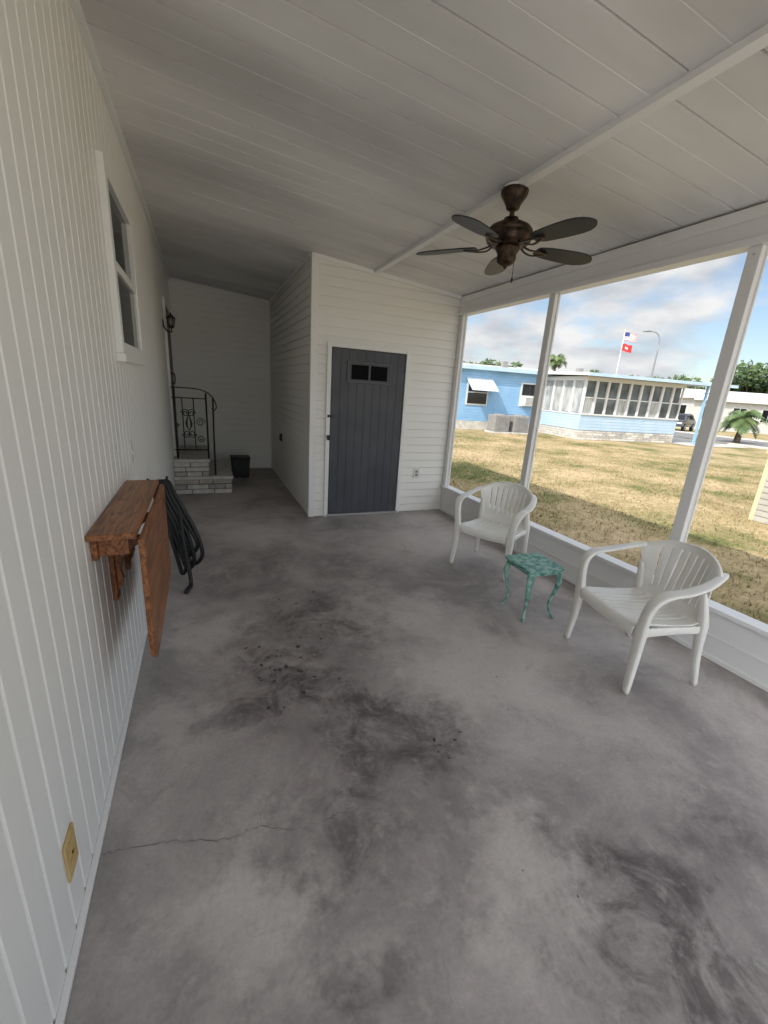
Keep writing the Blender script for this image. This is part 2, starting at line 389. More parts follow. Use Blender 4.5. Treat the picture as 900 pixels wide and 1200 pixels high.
prof=[];x=dx0+.01; xe=dx1-.01; nrib=9; st=(xe-x)/nrib
for i in range(nrib):
    a=x+i*st; prof+=[(a,.0),(a+.004,.003),(a+.016,.0055),(a+st*.5,.0075),(a+st-.016,.0055),(a+st-.004,.003)]
prof.append((xe,.0))
vs=[];fs=[]
for xx,d in prof: vs+=[(xx,YS-.026-d,.03),(xx,YS-.026-d,dz-.01)]
for i in range(len(prof)-1): fs.append((2*i,2*i+1,2*i+3,2*i+2)[::-1])
mesh('door_panel',vs,fs,M_door,shed)
box('door_sill',dx0-.02,dx1+.02,YS-.06,YS-.014,.001,.026,mat('alu_sill',(.5,.5,.5),None,.4,metal=.6),shed,.003)
vx0,vx1,vz0,vz1=1.58,2.14,1.655,1.90
box('vent_frame',vx0,vx1,YS-.044,YS-.03,vz0,vz1,M_door,shed,.004)
xm=(vx0+vx1)/2
for a,b_,cc,dd in ((vx0,vx1,vz1-.016,vz1-.002),(vx0,vx1,vz0+.002,vz0+.016),(vx0,vx0+.012,vz0+.016,vz1-.016),(vx1-.012,vx1,vz0+.016,vz1-.016)): box('vent_rim',a,b_,YS-.048,YS-.044,cc,dd,M_doorfr,shed,.002)
for a,b_ in ((vx0+.05,xm-.014),(xm+.014,vx1-.05)):
    box('vent_pane',a,b_,YS-.0465,YS-.044,vz0+.04,vz1-.04,M_doorvent,shed)
box('latch_plate',dx0-.035,dx0+.04,YS-.052,YS-.045,1.24,1.27,M_black,shed,.002)
lathe('latch_knob',[(.001,0),(.02,.002),(.022,.02),(.012,.03),(.001,.031)],(dx0-.02,YS-.06,1.0),M_black,shed,16)
box('latch_lock',dx0-.035,dx0-.005,YS-.075,YS-.045,.97,1.01,M_black,shed,.004)
o=grp('electrical_outlet'); box('cover',2.575,2.665,YS-.028,YS-.014,.47,.60,M_plate,o,.003)
for z in (.50,.545): box('socket',2.60,2.64,YS-.030,YS-.028,z,z+.03,M_ac,o)
o=grp('electrical_outlet'); box('cover',XS-.028,XS-.014,6.96,7.05,.68,.80,M_black,o,.003); box('box',XS-.05,XS-.028,6.97,7.04,.69,.79,M_black,o,.004)
o=grp('light_switch'); box('cover',XL,XL+.008,2.90,2.98,1.07,1.20,M_plate,o,.003); box('toggle',XL+.008,XL+.018,2.93,2.945,1.12,1.145,M_plate,o)
o=grp('electrical_outlet'); box('cover',XL,XL+.008,1.085,1.17,.195,.325,M_tan,o,.003)
for z in (.215,.27): box('socket',XL+.008,XL+.0105,1.107,1.148,z,z+.035,M_tan,o,.001)
box('screw',XL+.008,XL+.010,1.124,1.131,.256,.263,M_bronze,o)

# ---------------------------------------------------------------- steps, rail, lantern, bin
steps=grp('entry_steps')
def stones(x0,x1,y0,y1,z0,z1,rows):
    box('step_core',x0,x1-.006,y0+.006,y1,z0,z1,M_mortar,steps)
    h=(z1-z0)/rows
    for r in range(rows):
        y=y0; x=x0
        while x<x1-.001:
            L=min(random.uniform(.14,.32),x1-x)
            if x1-x-L<.08: L=x1-x
            box('stone',x+.005,x+L-.005,y0-random.uniform(.002,.016),y0+.02,z0+r*h+.006,z0+(r+1)*h-.006,random.choice(M_stoneL),steps,.007); x+=L
        while y<y1-.001:
            L=min(random.uniform(.14,.3),y1-y)
            if y1-y-L<.06: L=y1-y
            box('stone',x1-.02,x1+random.uniform(0,.01),y+.024 if y==y0 else y+.005,y+L-.005,z0+r*h+.006,z0+(r+1)*h-.006,random.choice(M_stoneL),steps,.007); y+=L
stones(XL,.32,6.32,7.7,0,.215,3); box('tread_cap',XL+.001,.345,6.295,7.7,.215,.255,M_cap,steps,.006)
stones(XL,.02,6.32,7.7,.255,.46,3); box('landing_cap',XL+.001,.045,6.295,7.7,.46,.5,M_cap,steps,.006)
rail=grp('stair_railing')
yr=6.40
tube('newel',[(XL+.06,yr,.5),(XL+.06,yr,1.44)],.012,M_black,rail,2); tube('newel',[(.03,yr,.5),(.03,yr,1.40)],.012,M_black,rail,2)
sweep('handrail',[(XL+.03,yr,1.45),(-.2,yr,1.45),(-.05,yr,1.44),(.06,yr,1.40),(.13,yr,1.32),(.16,yr,1.22),(.13,yr,1.17),(.10,yr,1.20)],.035,.015,M_black,rail,wdir=(0,1,0))
tube('post_outer',[(.11,yr,.255),(.11,yr,.8),(.12,yr,1.34)],.012,M_black,rail,3)
tube('rail_low',[(XL+.03,yr,.62),(.03,yr,.62)],.009,M_black,rail,2)
tube('rail_mid',[(XL+.03,yr,1.32),(.03,yr,1.32)],.007,M_black,rail,2)
def scroll(cx,cz_,r,s,turn=1.6,flip=1):
    pts=[]
    for k in range(26):
        t=k/25; a=t*turn*2*math.pi; rr=r*(1-.8*t)
        pts.append((cx+flip*rr*math.cos(a),yr,cz_+s*rr*math.sin(a)))
    tube('scroll',pts,.006,M_black,rail,1)
for x in (-.27,-.13):
    tube('picket',[(x,yr,.62),(x,yr,1.32)],.007,M_black,rail,2)
sx=-.20
scroll(sx-.035,1.12,.055,1,flip=-1); scroll(sx+.035,1.12,.055,1); scroll(sx-.035,.84,.055,-1,flip=-1); scroll(sx+.035,.84,.055,-1)
for q in (-.03,.03): sweep('leaf',[(sx,yr,.88),(sx+q,yr,.98),(sx,yr,1.1)],[.004,.03,.004],.006,M_black,rail,wdir=(1,0,0))
scroll(-.055,1.0,.06,1); scroll(-.055,.78,.05,-1); scroll(-.35,.95,.03,1)
lan=grp('wall_lantern')
lx,ly,lz=-.33,6.35,2.20
lathe('backplate',[(.001,0),(.05,0),(.05,.01),(.001,.012)],(0,0,0),M_black,lan,6)
lan.children[0].location=(XL+.002,ly,lz+.02); lan.children[0].rotation_euler=(0,math.pi/2,0)
tube('arm',[(XL,ly,lz+.02),(XL+.04,ly,lz-.06),(lx,ly,lz-.07),(lx,ly,lz-.03)],.008,M_black,lan)
lathe('lantern_body',[(.015,-.03),(.035,-.02),(.038,.0)],(lx,ly,lz),M_black,lan,6)
lathe('lantern_glass',[(.034,0),(.045,.09)],(lx,ly,lz),mat('lantern_glass',(.25,.24,.2),None,.1),lan,6)
for k in range(6):
    a=k*math.pi/3; tube('cage',[(lx+.036*math.cos(a),ly+.036*math.sin(a),lz),(lx+.048*math.cos(a),ly+.048*math.sin(a),lz+.09)],.004,M_black,lan,1)
lathe('lantern_cap',[(.058,.09),(.053,.10),(.022,.128),(.009,.135),(.009,.15),(.001,.158)],(lx,ly,lz),M_black,lan,6)
bn=grp('black_bin')
def taper(name,x,y,z0,z1,a,b,m,par):
    vs=[(x+sx*a,y+sy*a,z0) for sx,sy in((-1,-1),(1,-1),(1,1),(-1,1))]+[(x+sx*b,y+sy*b,z1) for sx,sy in((-1,-1),(1,-1),(1,1),(-1,1))]
    return bev(mesh(name,vs,[(3,2,1,0),(4,5,6,7),(0,1,5,4),(1,2,6,5),(2,3,7,6),(3,0,4,7)],m,par),.015,3)
taper('body',.53,7.5,0,.32,.13,.15,M_rubber,bn); taper('rim',.53,7.5,.322,.345,.162,.16,M_rubber,bn)

# ---------------------------------------------------------------- folding wall table
ft=grp('folding_wall_table')
ta,tb=1.72,2.66
box('shelf_top',XL+.001,-.262,ta,tb,.995,1.02,M_wood,ft,.006)
box('wall_cleat',XL+.001,XL+.022,ta+.05,tb-.05,.90,.994,M_wood,ft,.003)
box('apron_end',XL+.022,-.30,ta+.07,ta+.09,.91,.994,M_wood,ft,.003)
box('apron_end',XL+.022,-.30,tb-.09,tb-.07,.91,.994,M_wood,ft,.003)
out=[(ta,.992)]; R=.09; zb=.43
for k in range(9):
    a=math.pi+ k/8*math.pi/2; out.append((ta+R+R*math.cos(a),zb+R+R*math.sin(a)))
for k in range(9):
    a=1.5*math.pi+ k/8*math.pi/2; out.append((tb-R+R*math.cos(a),zb+R+R*math.sin(a)))
out.append((tb,.992)); n=len(out)
vs=[(-.258,a,b) for a,b in out]+[(-.236,a,b) for a,b in out]
fs=[tuple(range(n))[::-1],tuple(range(n,2*n))]+[(i,(i+1)%n,n+(i+1)%n,n+i) for i in range(n)]
bev(mesh('drop_leaf',vs,fs,M_wood,ft),.005,3)
for yy in (2.05,2.40):
    pr=[(XL+.022,.90),(-.29,.90),(-.29,.87),(-.33,.84),(-.37,.80),(-.385,.74),(-.375,.70),(-.39,.66),(XL+.022,.64)]
    n=len(pr); vs=[(a,yy-.011,b) for a,b in pr]+[(a,yy+.011,b) for a,b in pr]
    fs=[tuple(range(n)),tuple(range(n,2*n))[::-1]]+[((i+1)%n,i,n+i,n+(i+1)%n) for i in range(n)]
    bev(mesh('bracket',vs,fs,M_wood,ft),.003)
    box('bracket_leg',XL+.001,XL+.022,yy-.03,yy+.03,.60,.90,M_wood,ft,.003)

# ---------------------------------------------------------------- hose : hanging elongated coil
hs=grp('garden_hose')
tube('hook',[(XL,3.50,.84),(XL+.06,3.50,.81),(XL+.12,3.50,.81),(XL+.14,3.50,.86)],.009,M_black,hs)
pts=[]
D=V((.80,-.60,0))
for k in range(5):
    top=V((XL+.06+.019*k,3.50,.825)); bot=.06+.04*((k*3)%5); wd=.045+.014*k; lean=V((.13,-.03,0))
    cx=top+lean*.55; bx=top+lean
    pts+=[top,top+D*wd*.8+V((0,0,-.13)),V((cx.x,cx.y,.46))+D*wd*1.25,V((bx.x,bx.y,bot+.10))+D*wd*1.1,V((bx.x,bx.y,bot))+D*wd*.2,V((bx.x,bx.y,bot+.10))-D*wd*.5,V((cx.x,cx.y,.46))-D*wd*.55,top-D*wd*.35+V((0,0,-.13))]
pts+=[top+V((0,0,0)),top+D*.09+V((0,0,-.2)),V((-.20,3.40,.4)),V((-.17,3.36,.1)),V((-.165,3.33,.018)),V((-.18,3.27,.016))]
tube('hose',pts,.0155,M_rubber,hs,6,10)
tube('hose_nozzle',[(-.18,3.27,.018),(-.19,3.23,.018),(-.20,3.20,.018)],[.017,.02,.014],M_black,hs,3,12)

# ---------------------------------------------------------------- ceiling fan
fan=grp('ceiling_fan',(1.88,2.57,0))
lathe('canopy',[(.001,2.86),(.082,2.86),(.085,2.845),(.078,2.825),(.06,2.80),(.045,2.775),(.04,2.755),(.022,2.745)],(0,0,0),M_bronze,fan,48,.02,16)
lathe('canopy_block',[(.07,2.86),(.07,2.88)],(0,0,0),M_trim,fan,24)
lathe('downrod',[(.016,2.77),(.016,2.69)],(0,0,0),M_bronze,fan,16)
lathe('motor_housing',[(.02,2.71),(.045,2.705),(.05,2.685),(.085,2.675),(.125,2.655),(.142,2.635),(.146,2.62),(.138,2.615),(.146,2.608),(.146,2.585),(.138,2.578),(.14,2.57),(.12,2.552),(.085,2.545),(.07,2.54)],(0,0,0),M_bronze,fan,48)
lathe('switch_housing',[(.075,2.545),(.078,2.53),(.06,2.50),(.062,2.47),(.055,2.45),(.03,2.435),(.012,2.43),(.012,2.42),(.001,2.415)],(0,0,0),M_bronze,fan,40,.015,12)
for k in range(5):
    A=math.radians(-10+72*k); R=Matrix.Rotation(A,4,'Z')
    tilt=math.radians(-9)
    vs=[];fs=[]; rs=[.205,.225,.26,.31,.37,.43,.50,.55,.59,.615,.628]; hw=[.034,.050,.062,.070,.076,.080,.081,.074,.056,.034,.008]
    for z in (.0035,-.0035):
        for r,h in zip(rs,hw):
            for s in (-1,-.5,0,.5,1):
                p=V((r,s*h,z-.03*(r-.2))); p=V((p.x,p.y*math.cos(tilt),p.z+p.y*math.sin(tilt)))
                vs.append(R@(p+V((0,0,2.545))))
    n=len(rs); 
    for lay in (0,1):
        o_=lay*n*5
        for i in range(n-1):
            for j in range(4):
                q=(o_+i*5+j,o_+(i+1)*5+j,o_+(i+1)*5+j+1,o_+i*5+j+1); fs.append(q if lay==0 else q[::-1])
    ring=[i*5 for i in range(n)]+[(n-1)*5+j for j in range(1,5)]+[i*5+4 for i in range(n-2,-1,-1)]+[3,2,1]
    for i in range(len(ring)):
        a=ring[i];b_=ring[(i+1)%len(ring)]; fs.append((a,b_,n*5+b_,n*5+a))
    mesh('blade',vs,fs,M_blade,fan,False)
    for s in (-1,1):
        sweep('blade_iron',[R@V((.10,s*.012,2.555)),R@V((.14,s*.03,2.535)),R@V((.19,s*.032,2.528-s*.004)),R@V((.24,s*.018,2.530-s*.003)),R@V((.29,0,2.534))],[.02,.018,.02,.022,.012],.008,M_bronze,fan,wdir=tuple(R@V((0,1,0))))
tube('pull_chain',[(.05,-.02,2.45),(.052,-.02,2.40),(.052,-.02,2.37)],.0022,M_bronze,fan,2,6); lathe('chain_fob',[(.001,0),(.006,-.005),(.008,-.02),(.001,-.035)],(.052,-.02,2.37),M_bronze,fan,10)

# ---------------------------------------------------------------- chairs
def chair(loc,rz):
    g=grp('plastic_armchair',loc,rz)
    prof=[(.262,.335),(.268,.37),(.255,.398),(.225,.405),(.15,.398),(.05,.388),(-.06,.380),(-.14,.382),(-.185,.40),(-.212,.445),(-.23,.50),(-.25,.58),(-.272,.66),(-.288,.73),(-.294,.765),(-.302,.785)]
    Pp=catmull([(0,a,b) for a,b in prof],3); N=len(Pp)
    ns=9; gap=.026; st=(2*.86+gap)/ns; a=-.86
    cols=[-1.0,-.93,-.86]; isgap=[False,False]
    for i in range(ns):
        cols.append(a+(st-gap)/2); isgap.append(False)
        cols.append(a+(st-gap)); isgap.append(False)
        if i<ns-1: cols.append(a+st); isgap.append(True)
        a+=st
    cols[-1]=.86; cols+=[.93,1.0]; isgap+=[False,False]
    vs=[];fs=[]
    for i,p in enumerate(Pp):
        q=i/(N-1)
        back=max(0,(q-.58)/.42)
        hw=.235 if back==0 else .235+.042*back
        if q<.12: hw=.225+.01*q/.12
        for t in cols:
            y=p.y+ .13*(t*t)*min(1,back*1.6)
            z=p.z- .080*(abs(t)**2.6)*back + .012*(t*t)*(1-back)
            vs.append((hw*t,y,z))
    C=len(cols)
    for i in range(N-1):
        q=i/(N-1)
        hole=(.16<q<.50) or (.62<q<.88)
        for j in range(C-1):
            if isgap[j] and hole: continue
            fs.append((i*C+j,i*C+j+1,(i+1)*C+j+1,(i+1)*C+j))
    o=mesh('seat_and_back',vs,fs,M_plastic,g,True)
    s=o.modifiers.new('s','SOLIDIFY'); s.thickness=.009; s.offset=0
    b=o.modifiers.new('b','BEVEL'); b.width=.002; b.segments=2; b.limit_method='ANGLE'; b.angle_limit=math.radians(50)
    for s in (-1,1):
        sweep('arm_and_front_leg',[(s*.240,-.255,.710),(s*.278,-.165,.704),(s*.308,-.05,.675),(s*.320,.08,.652),(s*.314,.17,.640),(s*.299,.228,.600),(s*.283,.25,.53),(s*.272,.250,.45),(s*.268,.248,.38),(s*.272,.25,.2),(s*.283,.262,.0)],
              [.03,.050,.062,.070,.070,.064,.058,.060,.070,.054,.038],[.03,.024,.020,.020,.024,.032,.036,.036,.042,.036,.028],M_plastic,g,wdir=(1,0,0),sq=4,seg=16)
        sweep('rear_leg',[(s*.232,-.15,.60),(s*.238,-.175,.50),(s*.245,-.19,.40),(s*.252,-.205,.2),(s*.268,-.235,.0)],[.03,.045,.06,.048,.036],[.02,.035,.042,.034,.028],M_plastic,g,wdir=(1,0,0),sq=4)
        sweep('side_rail',[(s*.245,-.19,.365),(s*.248,0,.372),(s*.258,.24,.375)],.018,[.05,.045,.06],M_plastic,g,wdir=(1,0,0),sq=4)
    sweep('front_rail',[(-.26,.246,.36),(0,.25,.365),(.26,.246,.36)],.018,.05,M_plastic,g,wdir=(0,1,0),sq=4)
    sweep('top_roll',[(-.275,-.176,.703),(-.225,-.222,.738),(-.125,-.275,.774),(0,-.302,.787),(.125,-.275,.774),(.225,-.222,.738),(.275,-.176,.703)],.018,.02,M_plastic,g,wdir=(0,0,1),sq=2)
    return g
chair((2.49,1.52,0),math.radians(78.5))
chair((2.54,3.10,0),math.radians(118))

# ---------------------------------------------------------------- side table
st_=grp('side_table',(2.26,2.24,0),math.radians(-3))
h=.165; z0,z1=.40,.418; pts=[]
for k in range(64):
    a=2*math.pi*k/64; c_=math.cos(a);s_=math.sin(a); e=2/9
    pts.append((abs(c_)**e*(1 if c_>0 else -1)*h,abs(s_)**e*(1 if s_>0 else -1)*h))
n=len(pts); vs=[(x,y,z0) for x,y in pts]+[(x,y,z1) for x,y in pts]
fs=[tuple(range(n))[::-1],tuple(range(n,2*n))]+[(i,(i+1)%n,n+(i+1)%n,n+i) for i in range(n)]
bev(mesh('top',vs,fs,M_green,st_),.004)
for sx,sy,ax in ((0,-1,0),(0,1,0),(1,0,1),(-1,0,1)):
    if ax==0: box('apron',-.115,.115,sy*.125-.008,sy*.125+.008,.362,.40,M_green,st_,.003)
    else: box('apron',sx*.125-.008,sx*.125+.008,-.115,.115,.362,.40,M_green,st_,.003)
for sx in (-1,1):
    for sy in (-1,1):
        q=lambda r,z:(sx*r,sy*r,z)
        sweep('cabriole_leg',[q(.122,.40),q(.132,.35),q(.137,.30),q(.128,.23),q(.112,.15),q(.108,.09),q(.118,.04),q(.135,.012),q(.146,.008)],[.034,.042,.04,.03,.022,.018,.018,.026,.018],[.034,.042,.04,.03,.022,.018,.018,.016,.012],M_green,st_,wdir=(sy*.7,-sx*.7,0),sq=2.6)

# ---------------------------------------------------------------- blue house across lawn
bh=grp('blue_house',(16.9,15.5,GZ),math.radians(-8))
RB=Matrix.Rotation(math.radians(-8),4,'Z')
B=lambda n,*a,**k: box(n,*a,bh,**k)
B('skirting',0,6,0,3.2,0,.46,M_mortar)
for i in range(4):
    x=0
    while x<6:
        L=min(random.uniform(.3,.6),6.01-x); B('skirting_block',x,x+L-.02,-.014,0,.01+i*.112,.01+i*.112+.1,random.choice(M_stoneL)); x+=L
    B('skirting_side',-.014,0,0,3.2,.01+i*.112,.01+i*.112+.1,M_skirt)
B('sunroom_lower_wall',0.02,5.98,.02,3.2,.46,1.2,M_paleblue)
for i in range(5): B('lap_board',-.0,6.0,-.001,3.2,.485+i*.143,.485+i*.143+.13,M_paleblue)
B('sill',-.03,6.03,-.05,3.2,1.2,1.27,M_extw)
B('sunroom_core',.1,5.9,.1,3.2,1.27,2.85,M_pane)
n=9; W=6/n
for i in range(n+1):
    B('mullion',max(0,i*W-.06),min(6,i*W+.06),0,.09,1.27,2.8,M_extw)
for i in range(n):
    B('pane_rail',i*W+.06,(i+1)*W-.06,.04,.08,2.0,2.05,M_extw)
    B('pane_glass',i*W+.06,(i+1)*W-.06,.06,.095,1.27,1.998,M_pane if i%3 else M_curt)
n=4; W=3.1/n
for i in range(n+1): B('side_mullion',0,.09,.1+max(0,i*W-.07),.1+i*W+.07,1.27,2.8,M_extw)
for i in range(n): B('side_glass',.05,.095,.1+i*W+.07,.1+(i+1)*W-.07,1.3,2.8,M_curt)
B('sunroom_header',-.02,6.02,-.02,3.2,2.8,3.0,M_extw)
def rf(name,x0,x1,y0,y1,za,zb,th,m):
    vs=[(x0,y0,za),(x1,y0,za),(x1,y1,zb),(x0,y1,zb),(x0,y0,za+th),(x1,y0,za+th),(x1,y1,zb+th),(x0,y1,zb+th)]
    mesh(name,vs,[(0,3,2,1),(4,5,6,7),(0,1,5,4),(1,2,6,5),(2,3,7,6),(3,0,4,7)],m,bh)
rf('sunroom_roof',-.5,8.6,-.6,3.3,3.0,3.12,.13,M_roof)
B('gutter',-.5,8.6,-.7,-.601,2.98,3.12,M_paleblue)
for x in (7.0,8.3): 
    B('carport_post',x,x+.09,-.4,-.31,0,3.0,M_bluewall); B('carport_brace',x-.02,x+.11,-.42,-.29,2.6,2.66,M_bluewall)
B('main_wall',-11,6,3.2,8,.45,3.1,M_bluewall)
for i in range(18): B('main_lap',-11,-.0,3.185,3.2,.47+i*.145,.47+i*.145+.128,M_bluewall)
B('main_skirt',-11,6,3.15,8,0,.45,M_skirt)
B('main_fascia',-11.4,6.4,2.85,2.9,3.05,3.25,M_paleblue)
rf('main_roof',-11.4,6.4,2.9,5.6,3.08,3.38,.12,M_roof); rf('main_roof_back',-11.4,6.4,5.6,8.3,3.38,3.08,.12,M_roof)
for x in (-7,-2,3): B('roof_vent',x,x+.3,4.5,4.8,3.3,3.7,M_ac)
def awn(x0,x1,z0,z1):
    B('window_trim',x0-.07,x1+.07,3.14,3.184,z0-.07,z1+.07,M_extw); B('window_glass',x0,x1,3.12,3.139,z0,z1,M_glass)
    B('window_bar',x0,x1,3.10,3.119,(z0+z1)/2-.02,(z0+z1)/2+.02,M_extw)
    k=0; x=x0-.15; 
    while x<x1+.15:
        vs=[(x,3.18,z1+.15),(x+.1,3.18,z1+.15),(x+.1,2.35,z1-.45),(x,2.35,z1-.45),(x,3.18,z1+.12),(x+.1,3.18,z1+.12),(x+.1,2.35,z1-.48),(x,2.35,z1-.48)]
        mesh('awning_slat',vs,[(0,3,2,1),(4,5,6,7),(0,1,5,4),(2,3,7,6),(1,2,6,5),(3,0,4,7)],M_extw if k%2 else M_paleblue,bh); x+=.1; k+=1
awn(-4.6,-3.5,1.35,2.5)
awn(-9.5,-8.5,1.35,2.5)
B('side_window_trim',-1.5,-.5,3.14,3.184,1.35,2.6,M_extw); B('side_window',-1.42,-.58,3.12,3.139,1.95,2.52,M_glass)
B('window_ac',-1.35,-.65,2.85,3.12,1.4,1.9,M_extw,b=.02); 
for i in range(6): B('window_ac_grille',-1.3,-.7,2.842,2.85,1.46+i*.065,1.49+i*.065,M_ac)
for x in (-3.3,-2.2):
    a=grp('air_conditioner_unit'); a.rotation_euler=(0,0,math.radians(-8))
    a.location=V((16.9,15.5,GZ))+(RB@V((x,1.9,0)))
    box('pad',-.5,.5,-.45,.45,0,.08,M_walk,a); box('case',-.42,.42,-.4,.4,.08,.9,M_ac,a,.03)
    for i in range(11): box('louver',-.38,.38,-.412,-.4,.14+i*.065,.17+i*.065,M_gray,a)
    lathe('fan_guard',[(.36,.9),(.36,.93),(.02,.95)],(0,0,0),M_gray,a,24)
pt=grp('patio'); mesh('slab',[V((16.9,15.5,GZ))+(RB@V((x,y,.014))) for x,y in ((6,-1),(10.5,-1),(10.5,7),(6,7))],[(0,1,2,3)],M_walk,pt)

# ---------------------------------------------------------------- other houses
def cottage(name,loc,rz,L,D,H,wm,rm):
    g=grp(name,loc,rz)
    box('walls',0,L,0,D,0,H,wm,g)
    vs=[(-.4,-.4,H),(L+.4,-.4,H),(L+.4,D+.4,H),(-.4,D+.4,H),(-.4,D/2,H+1),(L+.4,D/2,H+1)]
    mesh('roof',vs,[(0,1,5,4),(2,3,4,5),(1,2,5),(3,0,4),(0,3,2,1)],rm,g)
    x=1.0
    while x<L-1.5:
        box('window_trim',x-.08,x+1.28,-.05,0,1.0,2.3,M_extw,g); box('window',x,x+1.2,-.07,-.05,1.08,2.22,M_glass,g)
        box('window_bar',x+.58,x+.62,-.08,-.07,1.08,2.22,M_extw,g); x+=2.8
    for y in (1,D-2.2):
        box('window_trim',-.05,0,y-.08,y+1.2,1.0,2.3,M_extw,g); box('window',-.07,-.05,y,y+1.12,1.08,2.22,M_glass,g)
    box('fascia',-.42,L+.42,-.44,-.4,H-.15,H+.05,M_extw,g)
M_cw=mat('cottage_wall_white',(.46,.46,.44),(.54,.54,.52),.7,3)
cottage('white_cottage',(44,27,GZ),math.radians(-25),9,7,2.9,M_cw,M_roof)
cottage('white_cottage',(50,18,GZ),math.radians(-50),12,7,2.9,M_cw,M_roof)
cottage('tan_cottage',(50,37,GZ),math.radians(-20),12,7,2.9,M_tansid,M_gray)
cottage('gray_cottage',(56,4,GZ),math.radians(-60),12,7,2.9,M_paleblue,M_gray)
us=grp('utility_shed',(8.62,3.86,GZ),math.radians(-4))
laps('siding_front',(0,0,0),(1,0,0),2.4,(0,-1,0),.0,1.12,M_tansid,us,.1); laps('siding_side',(0,0,0),(0,-1,0),2.2,(-1,0,0),.0,1.12,M_tansid,us,.1)
laps('siding_back',(0,0,0),(1,0,0),2.4,(0,1,0),.0,1.12,M_tansid,us,.1)
box('core',.003,2.4,-2.2,-.003,0,1.12,M_tansid,us); box('corner',-.03,.04,-.04,.03,0,1.14,M_cream,us,.004)
box('lid',-.06,2.5,-2.3,.06,1.14,1.19,M_cream,us,.006)

# ---------------------------------------------------------------- flag pole, lamp
fp=grp('flagpole',(44.9,37.2,GZ))
tube('pole',[(0,0,0),(0,0,5),(0,0,9.9)],[.07,.06,.035],M_extw,fp,3); lathe('finial',[(.001,9.88),(.08,9.95),(.08,10.02),(.001,10.1)],(0,0,0),M_cream,fp,12)
def flag(name,z,H,L,us_):
    d=V((.79,-.55,0)); nr=V((.55,.79,0)); vs=[];fs=[];mi=[]; NX=20; NZ=13
    for i in range(NX+1):
        for j in range(NZ+1):
            u=i/NX; p=d*(.05+L*u)+nr*(.12*math.sin(u*7)*u)+V((0,0,z-H*j/NZ-.22*u*u+.05*math.sin(u*8)))
            vs.append(p)
    for i in range(NX):
        for j in range(NZ):
            a=i*(NZ+1)+j; fs.append((a,a+NZ+1,a+NZ+2,a+1))
            if us_: mi.append(2 if (i<8 and j<7) else (0 if j%2==0 else 1))
            else: mi.append(1 if (5<i<11 and 4<j<8) else 0)
    mesh(name,vs,fs,None,fp,True,[M_red,M_fw,M_fb],mi)
flag('us_flag',9.8,.85,1.4,True); flag('red_flag',8.6,.8,1.1,False)
sl=grp('street_lamp',(39.5,28.8,GZ))
tube('pole',[(0,0,0),(0,0,4),(0,0,7.6)],[.1,.08,.06],M_pole,sl,3)
tube('arm',[(0,0,7.4),(-.05,.05,8.0),(-.35,.25,8.45),(-.8,.55,8.55)],.045,M_pole,sl)
sweep('lamp_head',[(-.75,.5,8.55),(-1.0,.7,8.56),(-1.3,.93,8.53)],[.12,.32,.2],[.1,.16,.08],M_pole,sl,wdir=(.59,.8,0))

# ---------------------------------------------------------------- vegetation
def tree(name,loc,H,R,n=2600,leaf=.28,flat=.75,mt=None):
    g=grp(name,loc)
    tube('trunk',[(0,0,0),(.1,0,H*.3),(-.05,.1,H*.6)],[.22,.16,.09],M_bark,g,3)
    cl=[]
    for i in range(11):
        a=random.random()*6.28; r=R*random.uniform(.25,.8); z=H*random.uniform(.5,.9)
        c_=V((r*math.cos(a),r*math.sin(a),z)); cl.append((c_,R*random.uniform(.28,.5)))
        tube('limb',[(0,0,H*.4),tuple(c_*.5+V((0,0,H*.25))),tuple(c_)],[.08,.05,.02],M_bark,g,2,6)
    vs=[];fs=[]
    for i in range(n):
        c_,r=random.choice(cl)
        d=V((random.gauss(0,1),random.gauss(0,1),random.gauss(0,1))).normalized()*r*random.random()**.4; d.z*=flat
        p=c_+d; s=leaf*random.uniform(.5,1.2)
        a=V((random.gauss(0,1),random.gauss(0,1),random.gauss(0,1))).normalized(); b=a.orthogonal().normalized()
        k=len(vs); vs+=[p+a*s,p+b*s*.5,p-a*s,p-b*s*.5]; fs.append((k,k+1,k+2,k+3))
    mesh('crown',vs,fs,mt or M_leafA,g)
def palm(name,loc,H,R,nf=26,w=.35):
    g=grp(name,loc)
    tube('trunk',[(0,0,0),(.08,0,H*.5),(0,.05,H)],[.2,.15,.13],M_bark,g,4)
    vs=[];fs=[]
    for f in range(nf):
        az=f*2.399; el=random.uniform(-.5,1.25); L=R*random.uniform(.8,1.1)
        d=V((math.cos(az),math.sin(az),0)); p=V((0,0,H)); vz=math.sin(el); vh=math.cos(el)
        N=12; side=V((-d.y,d.x,0))
        for i in range(N):
            q=p.copy(); st=L/N
            p=p+(d*vh+V((0,0,vz))).normalized()*st; vz-=.16
            l=w*R*math.sin(math.pi*min(.97,(i+1.5)/(N+1)))
            for s in (-1,1):
                k=len(vs); tip=q+side*s*l+d*l*.5+V((0,0,-l*.45))
                vs+=[q,p,tip]; fs.append((k,k+1,k+2))
    mesh('fronds',vs,fs,M_palm,g)
palm('palm_tree',(38.5,40.4,GZ),6.6,1.7); palm('palm_tree',(30,15.4,GZ),1.5,1.5,34,.3); palm('palm_tree',(44,13.5,GZ),3.6,1.8)
tree('tree',(31,43,GZ),6.2,3.0); tree('tree',(50.6,45.8,GZ),6.6,3.2); tree('tree',(36,52,GZ),6.2,3.2,2000)
tree('tree',(60,31,GZ),7.0,4.5,3500,.35); tree('tree',(62,22,GZ),8.0,5,4000,.35); tree('tree',(64,14,GZ),8.5,5,4000,.35); tree('tree',(58,40,GZ),6.0,4,2500,.35)
vs=[];fs=[]
